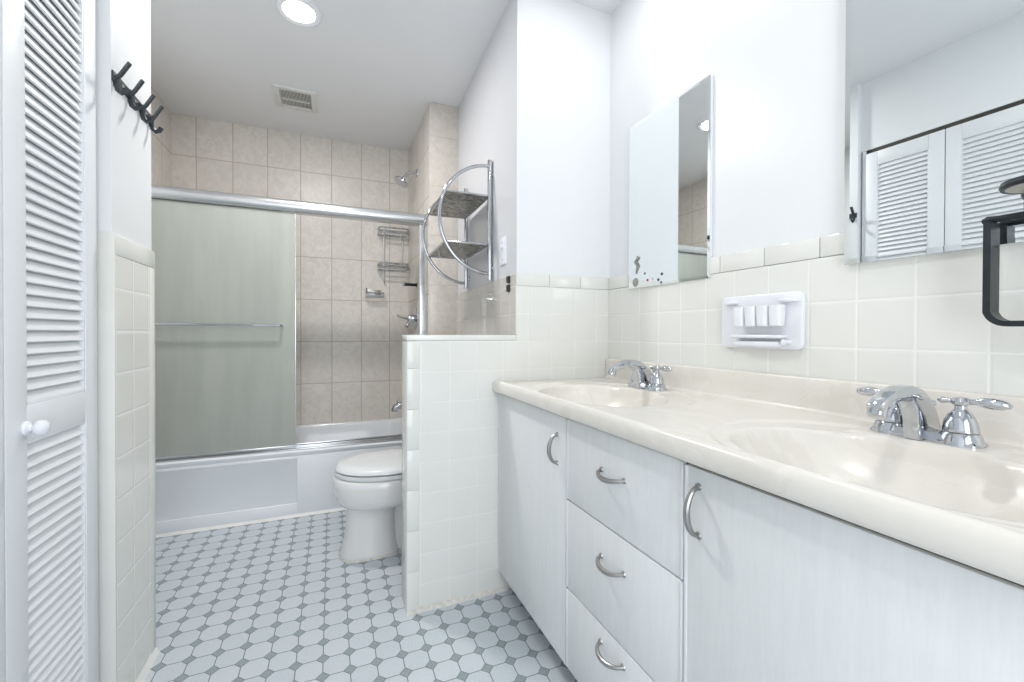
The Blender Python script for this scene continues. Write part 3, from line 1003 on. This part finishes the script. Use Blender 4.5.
def front(name, y0, y1, z0, z1):
    w = MB()
    w.box(VF, bx - 0.0005, y0, y1, z0, z1, 0.0035, 2)
    p = part(name, w, 'laminate', t, angle=30)
    # rounded vertical edge bands
    for a in (y0 - 0.0005, y1 - 0.0075):
        part('edge_band', MB().box(VF - 0.0018, bx - 0.003, a, a + 0.008, z0 + 0.001, z1 - 0.001, 0.0025, 2), 'laminate_edge', p)
    return p


d = front('door', 1.0745, VY1 - 0.0005, 0.086, 0.8035)
pull((1.125, 0.703), 'z', 0.088, d)
for z0_, z1_, hz in ((0.573, 0.8035, 0.708), (0.319, 0.5695, 0.491), (0.088, 0.3155, 0.275)):
    d = front('drawer', 0.6275, 1.0695, z0_, z1_)
    pull((0.852, hz), 'y', 0.092, d)
d = front('door', VY0, 0.6235, 0.086, 0.8000)
pull((0.590, 0.722), 'z', 0.092, d)

# ------------------------------------------------------------------ countertop with two integral bowls
CT = 0.850
SINKS = [(0.822, 1.205), (0.822, 0.395)]
AY, AX = 0.246, 0.180


def sst(t_):
    t_ = max(0, min(1, t_))
    return t_ * t_ * (3 - 2 * t_)


def top_z(x, y):
    z = CT
    for cx, cy in SINKS:
        e2 = math.sqrt(((x - cx - 0.028) / (AX + 0.064)) ** 2 + ((y - cy) / (AY + 0.070)) ** 2)
        pad = sst((x - 0.985) / 0.02) * sst((0.115 - abs(y - (1.238 if cy > 0.8 else 0.450))) / 0.02)
        z -= 0.0045 * sst((1.0 - e2) / 0.055) * (1 - pad)
        e = math.sqrt(((x - cx) / AX) ** 2 + ((y - cy) / AY) ** 2)
        if e < 1.04:
            q = min(1, max(0, (1.04 - e) / 1.04))
            z -= 0.125 * (1 - (1 - q) ** 3.4) * sst(q / 0.07)
    return z


t = thing('vanity_countertop', 'cream cultured marble countertop with two integral oval basins and a backsplash', 'countertop', (0.87, 0.85, 0.805))
w = MB()
ys = []
y_ = VY0 - 0.012
ye = YP - 0.0095
ny = 300
ys = [y_ + (ye - y_) * k / ny for k in range(ny + 1)]
xs = [0.636 + (1.122 - 0.636) * k / 100 for k in range(101)]
prof_front = [(0.622, 0.812), (0.602, 0.8122), (0.596, 0.815), (0.5935, 0.821), (0.593, 0.832), (0.5945, 0.845), (0.599, 0.8545), (0.606, 0.8585), (0.615, 0.8585), (0.624, 0.8555), (0.631, 0.852)]
prof_back = [(1.128, 0.8505), (1.132, 0.853), (1.134, 0.859), (1.1345, 0.90), (1.135, 0.930), (1.137, 0.9345), (1.141, 0.936), (XR - 0.009, 0.936), (XR - 0.009, 0.812)]
under = [(1.0, 0.8052), (0.8, 0.8052)]
rings = []
for y in ys:
    r_ = [(a, y, b) for a, b in prof_front]
    r_ += [(x, y, top_z(x, y)) for x in xs]
    r_ += [(a, y, b) for a, b in prof_back]
    r_ += [(x, y, min(0.812, top_z(x, y) - 0.012)) for x in xs[::-2]]
    rings.append(r_)
bm = w.bm
vr = [[bm.verts.new(p) for p in r_] for r_ in rings]
for a, b in zip(vr, vr[1:]):
    for i in range(len(a)):
        j = (i + 1) % len(a)
        bm.faces.new((a[i], a[j], b[j], b[i]))
for r_ in (vr[0], vr[-1]):
    bm.faces.new(r_ if r_ is vr[0] else r_[::-1])
part('counter_slab', w, 'marble', t, angle=60)
for cx, cy in SINKS:
    dr = part('sink_drain', MB().lathe([(0, 0), (0.021, 0), (0.022, 0.003), (0.018, 0.005), (0.012, 0.004), (0, 0.006)], (cx + 0.01, cy, top_z(cx + 0.01, cy) - 0.0005), n=28), 'chrome', t)
    part('overflow_hole', MB().lathe([(0, 0), (0.007, 0), (0.007, 0.002), (0, 0.002)], (cx - AX * 0.86, cy, top_z(cx - AX * 0.86, cy) - 0.001), (1, 0, 0.5), 16), 'chrome', t)


# ------------------------------------------------------------------ faucets
def faucet(cy, label, turns):
    X = 1.052
    Z = CT + 0.0003
    t = thing('faucet', label, 'faucet', (X, cy, Z), group='centre-set chrome faucets')
    w = MB()
    # base plate: rounded oblong with flared skirts under the handles
    w.loft([[(X + 0.5 * p[0], cy + p[1], Z + z) for p in pts] for z, pts in (
        (0.0, [(a[0], a[1]) for a in rr(-0.060, 0.060, -0.082, 0.082, 0.029, 0, 8)]),
        (0.004, [(a[0], a[1]) for a in rr(-0.060, 0.060, -0.082, 0.082, 0.029, 0, 8)]),
        (0.012, [(a[0], a[1]) for a in rr(-0.048, 0.048, -0.074, 0.074, 0.023, 0, 8)]),
        (0.016, [(a[0], a[1]) for a in rr(-0.042, 0.042, -0.068, 0.068, 0.020, 0, 8)]))])
    for s_ in (-1, 1):
        w.lathe([(0, 0.0), (0.0325, 0.0), (0.032, 0.004), (0.0275, 0.018), (0.0255, 0.0215), (0, 0.0215)], (X, cy + s_ * 0.0515, Z), n=32)
    part('base_plate', w, 'chrome', t)
    # fin-shaped spout body, its profile in the x-z plane
    prof = [(0.036, 0.0), (0.031, 0.022), (0.016, 0.052), (-0.006, 0.078), (-0.034, 0.096), (-0.064, 0.104), (-0.095, 0.103), (-0.124, 0.096), (-0.149, 0.085), (-0.166, 0.073),
            (-0.163, 0.059), (-0.140, 0.066), (-0.116, 0.075), (-0.092, 0.079), (-0.070, 0.075), (-0.056, 0.060), (-0.049, 0.035), (-0.046, 0.0)]
    w = MB()
    w.prism([(X + a, Z + b) for a, b in prof], 1, cy - 0.013, cy + 0.013, 0.0035)
    part('spout', w, 'chrome', t, angle=40)
    part('aerator', MB().lathe([(0, -0.006), (0.0135, -0.004), (0.0145, 0.016), (0.0115, 0.020), (0, 0.020)], (X - 0.150, cy, Z + 0.068), (-0.45, 0, -1), 24), 'chrome', t)
    part('lift_rod', MB().lathe([(0.0018, 0), (0.0018, 0.038), (0.0045, 0.040), (0.0052, 0.045), (0.004, 0.050), (0, 0.051)], (X + 0.030, cy, Z + 0.02), n=14), 'chrome', t)
    for s_ in (-1, 1):
        hy = cy + s_ * 0.0515
        h = part('handle', MB().lathe([(0, 0.0225), (0.0245, 0.0225), (0.0245, 0.028), (0.0225, 0.040), (0.0175, 0.052), (0.0115, 0.060), (0.0085, 0.064), (0.0085, 0.069), (0.0125, 0.072), (0.0135, 0.078), (0.010, 0.084), (0, 0.086)],
                                      (X, hy, Z), n=28), 'chrome', t)
        a = radians(turns[0 if s_ < 0 else 1])
        dx, dy = cos(a), sin(a)

        def P(q, dz=0):
            return (X + dx * q, hy + dy * q, Z + 0.077 + dz)
        part('lever', MB().tube([P(0.008), P(0.016, .0005), P(0.022, .001), P(0.028, .001), P(0.039, 0.0), P(0.050, -.0005), P(0.059, -.001), P(0.062, -.001)],
                                [0.0055, 0.0048, 0.0062, 0.0088, 0.0102, 0.0090, 0.0055, 0.001], 16), 'chrome', h)
        part('lever_finial', MB().tube([P(-0.008), P(-0.013), P(-0.017), P(-0.023), P(-0.028), P(-0.031)], [0.0055, 0.0042, 0.0042, 0.0062, 0.0048, 0.001], 14), 'chrome', h)
    return t


faucet(1.238, 'chrome centre-set faucet on the basin beside the partition wall', (-80, 75))
faucet(0.450, 'chrome centre-set faucet on the basin under the wide mirror', (-75, 95))


# ------------------------------------------------------------------ mirrors
def mirror(name, label, y0, y1, z0, z1, tilt=0.0, bevel=0.018):
    t = thing(name, label, 'mirror', (XR, (y0 + y1) / 2, z0))
    xb, xf = XR - 0.0095, XR - 0.0165
    part('mirror_backing', MB().box(xb, XR - 0.0001 if z0 > TZ else XR - 0.0096 + 0.009, y0, y1, max(z0, TZ + .002) if False else z0 + 0.0, z1, 0.001), 'white_plastic', t)
    bm = bmesh.new()
    half, mid, bd = (y1 - y0) / 2, (y0 + y1) / 2, 0.0016
    xm = xb - 0.003 - bd - abs(tilt) * half

    def plane(y, d=0.0):
        return xm + (y - mid) * tilt + d
    A = [(plane(y, bd), y, z) for y, z in ((y0, z0), (y1, z0), (y1, z1), (y0, z1))]
    Bq = [(plane(y), y, z) for y, z in ((y0 + bevel, z0 + bevel), (y1 - bevel, z0 + bevel), (y1 - bevel, z1 - bevel), (y0 + bevel, z1 - bevel))]
    t['face'] = [xm, mid, tilt]
    va = [bm.verts.new(p) for p in A]
    vb = [bm.verts.new(p) for p in Bq]
    vc = [bm.verts.new((xb, p[1], p[2])) for p in A]
    for i in range(4):
        j = (i + 1) % 4
        bm.faces.new((va[i], va[j], vb[j], vb[i]))
        bm.faces.new((vc[i], vc[j], va[j], va[i]))
    bm.faces.new(vb)
    bm.faces.new(vc[::-1])
    w = MB()
    w._add(bm)
    part('mirror_glass', w, 'mirror', t, smooth=False)
    return t


m1 = mirror('wall_mirror', 'narrow frameless mirror with small stickers at its lower corner', 1.047, 1.455, 1.232, 1.90, -0.014, 0.009)
m2 = mirror('wall_mirror', 'wide frameless mirror reflecting the louvered closet doors', -0.30, 0.640, 1.215, 2.10, -0.012, 0.012)
for m_, zs in ((m1, (1.236,)), (m2, (1.219,))):
    pass

F1 = list(m1['face'])
del m1['face'], m2['face']


def XMf(y):
    return F1[0] + (y - F1[1]) * F1[2] + 0.0002


SP = [('dot_grey', 1.3565, 1.2790, .0048, 'grey round sticker highest beside the silver figure'),
      ('dot_red', 1.3411, 1.2516, .0052, 'red round sticker on the narrow mirror'),
      ('dot_lilac', 1.3128, 1.2531, .0048, 'pale lilac round sticker on the narrow mirror'),
      ('dot_dark', 1.2814, 1.2464, .0056, 'near-black round sticker at the bottom of the narrow mirror'),
      ('dot_blue', 1.2634, 1.2658, .0058, 'dark blue round sticker on the narrow mirror'),
      ('dot_slate', 1.2669, 1.2346, .0050, 'slate round sticker lowest on the narrow mirror')]
for mt, y, z, r, lab in SP:
    o = MB().lathe([(0, 0), (r, 0), (r, 0.0012), (r * 0.7, 0.002), (0, 0.0022)], (XMf(y), y, z + 0.006), (-1, 0, 0), 20).build('round_sticker', mt)
    tagm(o, lab, 'sticker', 'round stickers on the narrow mirror')
# rosette and figure stickers
w = MB()
w.lathe([(0, 0), (0.014, 0), (0.014, 0.002), (0.009, 0.0035), (0, 0.004)], (XMf(1.41) + .001, 1.4118, 1.2550), (-1, 0, 0), 28)
for k in range(10):
    a = 2 * pi * k / 10
    w.lathe([(0, 0), (0.0042, 0), (0.0035, 0.003), (0, 0.0035)], (XMf(1.41) + .001, 1.4118 + 0.0145 * cos(a), 1.2555 + 0.0145 * sin(a)), (-1, 0, 0), 12)
o = w.build('rosette_sticker', 'brushed')
tagm(o, 'silver flower rosette stuck on the bottom corner of the narrow mirror', 'sticker')
w = MB()
pts = [(1.400, 1.358), (1.396, 1.350), (1.404, 1.343), (1.409, 1.336), (1.401, 1.328), (1.396, 1.320), (1.399, 1.310), (1.404, 1.300), (1.407, 1.290)]
w.tube([(XMf(1.40) - 0.002, a, b) for a, b in pts], [0.004, 0.0065, 0.005, 0.007, 0.0065, 0.007, 0.005, 0.0035, 0.002], 10)
w.tube([(XMf(1.40) - 0.002, 1.404, 1.348), (XMf(1.40) - 0.002, 1.417, 1.342)], [0.003, 0.0015], 8)
w.tube([(XMf(1.40) - 0.002, 1.398, 1.350), (XMf(1.40) - 0.002, 1.385, 1.354)], [0.003, 0.0015], 8)
o = w.build('figure_sticker', 'brushed')
tagm(o, 'small silver figure ornament stuck above the rosette on the narrow mirror', 'sticker')

# ------------------------------------------------------------------ toothbrush and cup holder on the tile
hx = XR - 0.008
t = thing('toothbrush_holder', 'white plastic toothbrush holder with a row of small cups fixed to the wall tile', 'toothbrush holder', (hx, 0.876, 1.08))
w = MB()
pl = [(p[0], p[1]) for p in rr(0.738, 0.990, 1.006, 1.162, 0.014, 0, 6)]
w.prism(pl, 0, hx - 0.014, hx, 0.003)
pl = part('back_plate', w, 'white_plastic', t)
for k in range(4):
    cy = 0.906 - k * 0.0375
    w = MB()
    rings = [ell(hx - 0.034, cy, z, a, b, 28, 3.0) for z, a, b in ((1.069, 0.012, 0.0135), (1.072, 0.0150, 0.0160), (1.102, 0.0168, 0.0176), (1.127, 0.0172, 0.0182), (1.127, 0.0155, 0.0162), (1.077, 0.0135, 0.0145))]
    w.loft(rings)
    part('cup', w, 'white_plastic', t)
part('lower_ledge', MB().box(hx - 0.044, hx - 0.012, 0.778, 0.934, 1.036, 1.046, 0.004, 3), 'white_plastic', t)
part('lower_tray', MB().box(hx - 0.034, hx - 0.012, 0.786, 0.932, 1.011, 1.028, 0.006, 3), 'white_plastic', t)
part('peg', MB().lathe([(0, 0), (0.007, 0), (0.006, 0.02), (0.008, 0.026), (0, 0.029)], (hx - 0.013, 0.772, 1.026), (-1, 0, 0), 16), 'white_plastic', t)
part('razor_clip', MB().box(hx - 0.030, hx - 0.012, 0.930, 0.972, 1.137, 1.146, 0.003), 'white_plastic', t)
part('razor_clip', MB().box(hx - 0.034, hx - 0.012, 0.744, 0.792, 1.134, 1.144, 0.003), 'white_plastic', t)

# ------------------------------------------------------------------ black metal ring-and-bar holder at the near end of the right wall
t = thing('towel_holder', 'black metal holder with a squared open loop and round tray by the wide mirror', 'towel holder', (1.12, 0.30, 1.07))
bxh = 1.105
w = MB()


def bar(path, wd, th):
    """flat bar in the y-z plane, wd along x, th in plane"""
    rings = []
    P_ = [Vector((0, a, b)) for a, b in path]
    for i, p in enumerate(P_):
        a = P_[max(0, i - 1)]
        b = P_[min(len(P_) - 1, i + 1)]
        tt = (b - a).normalized()
        nn = Vector((0, -tt.z, tt.y))
        rings.append([(bxh + sx_ * wd / 2, p.y + nn.y * sn * th / 2, p.z + nn.z * sn * th / 2) for sx_, sn in ((-1, -1), (1, -1), (1, 1), (-1, 1))])
    w.loft(rings)


path = [(0.380, 1.252), (0.380, 1.094)]
for k in range(1, 9):
    a = radians(180 + 90 * k / 8)
    path.append((0.354 - 0.026 * cos(a), 1.094 + 0.026 * sin(a)))
path += [(0.242, 1.068)]
for k in range(1, 9):
    a = radians(90 * k / 8)
    path.append((0.242 - 0.024 * sin(a), 1.068 + 0.024 * (1 - cos(a))))
path += [(0.218, 1.252)]
path = [(0.380 if p[0] > 0.379 else p[0], p[1]) for p in path]
bar(path, 0.034, 0.010)
part('open_loop', w, 'black_metal', t, angle=30)
w = MB()
w.tube([(bxh, 0.392, 1.256), (bxh, 0.385, 1.257), (bxh, 0.372, 1.257), (bxh, 0.20, 1.257)], [0.004, 0.0075, 0.006, 0.006], 12)
part('cross_bar', w, 'black_metal', t)
w = MB()
w.tube([(bxh, 0.335, 1.256), (bxh, 0.335, 1.318)], 0.006, 10)
w.tube([(bxh, 0.300, 1.257), (XR - 0.012, 0.300, 1.257)], 0.007, 10)
w.lathe([(0, 0), (0.022, 0), (0.020, 0.006), (0, 0.007)], (XR - 0.0085, 0.300, 1.257), (-1, 0, 0), 24)
part('bracket', w, 'black_metal', t)
w = MB().lathe([(0.046, 0), (0.051, 0.0), (0.053, 0.005), (0.051, 0.012), (0.046, 0.012), (0.046, 0.0)], (bxh - 0.012, 0.312, 1.298), n=48, cap=False)
part('ring_tray', w, 'black_metal', t)
w = MB().lathe([(0, 0), (0.0458, 0), (0.0458, 0.005), (0, 0.005)], (bxh - 0.012, 0.312, 1.2982), n=40)
part('tray_disc', w, 'tray_disc', t, label='pale round disc inside the black ring')
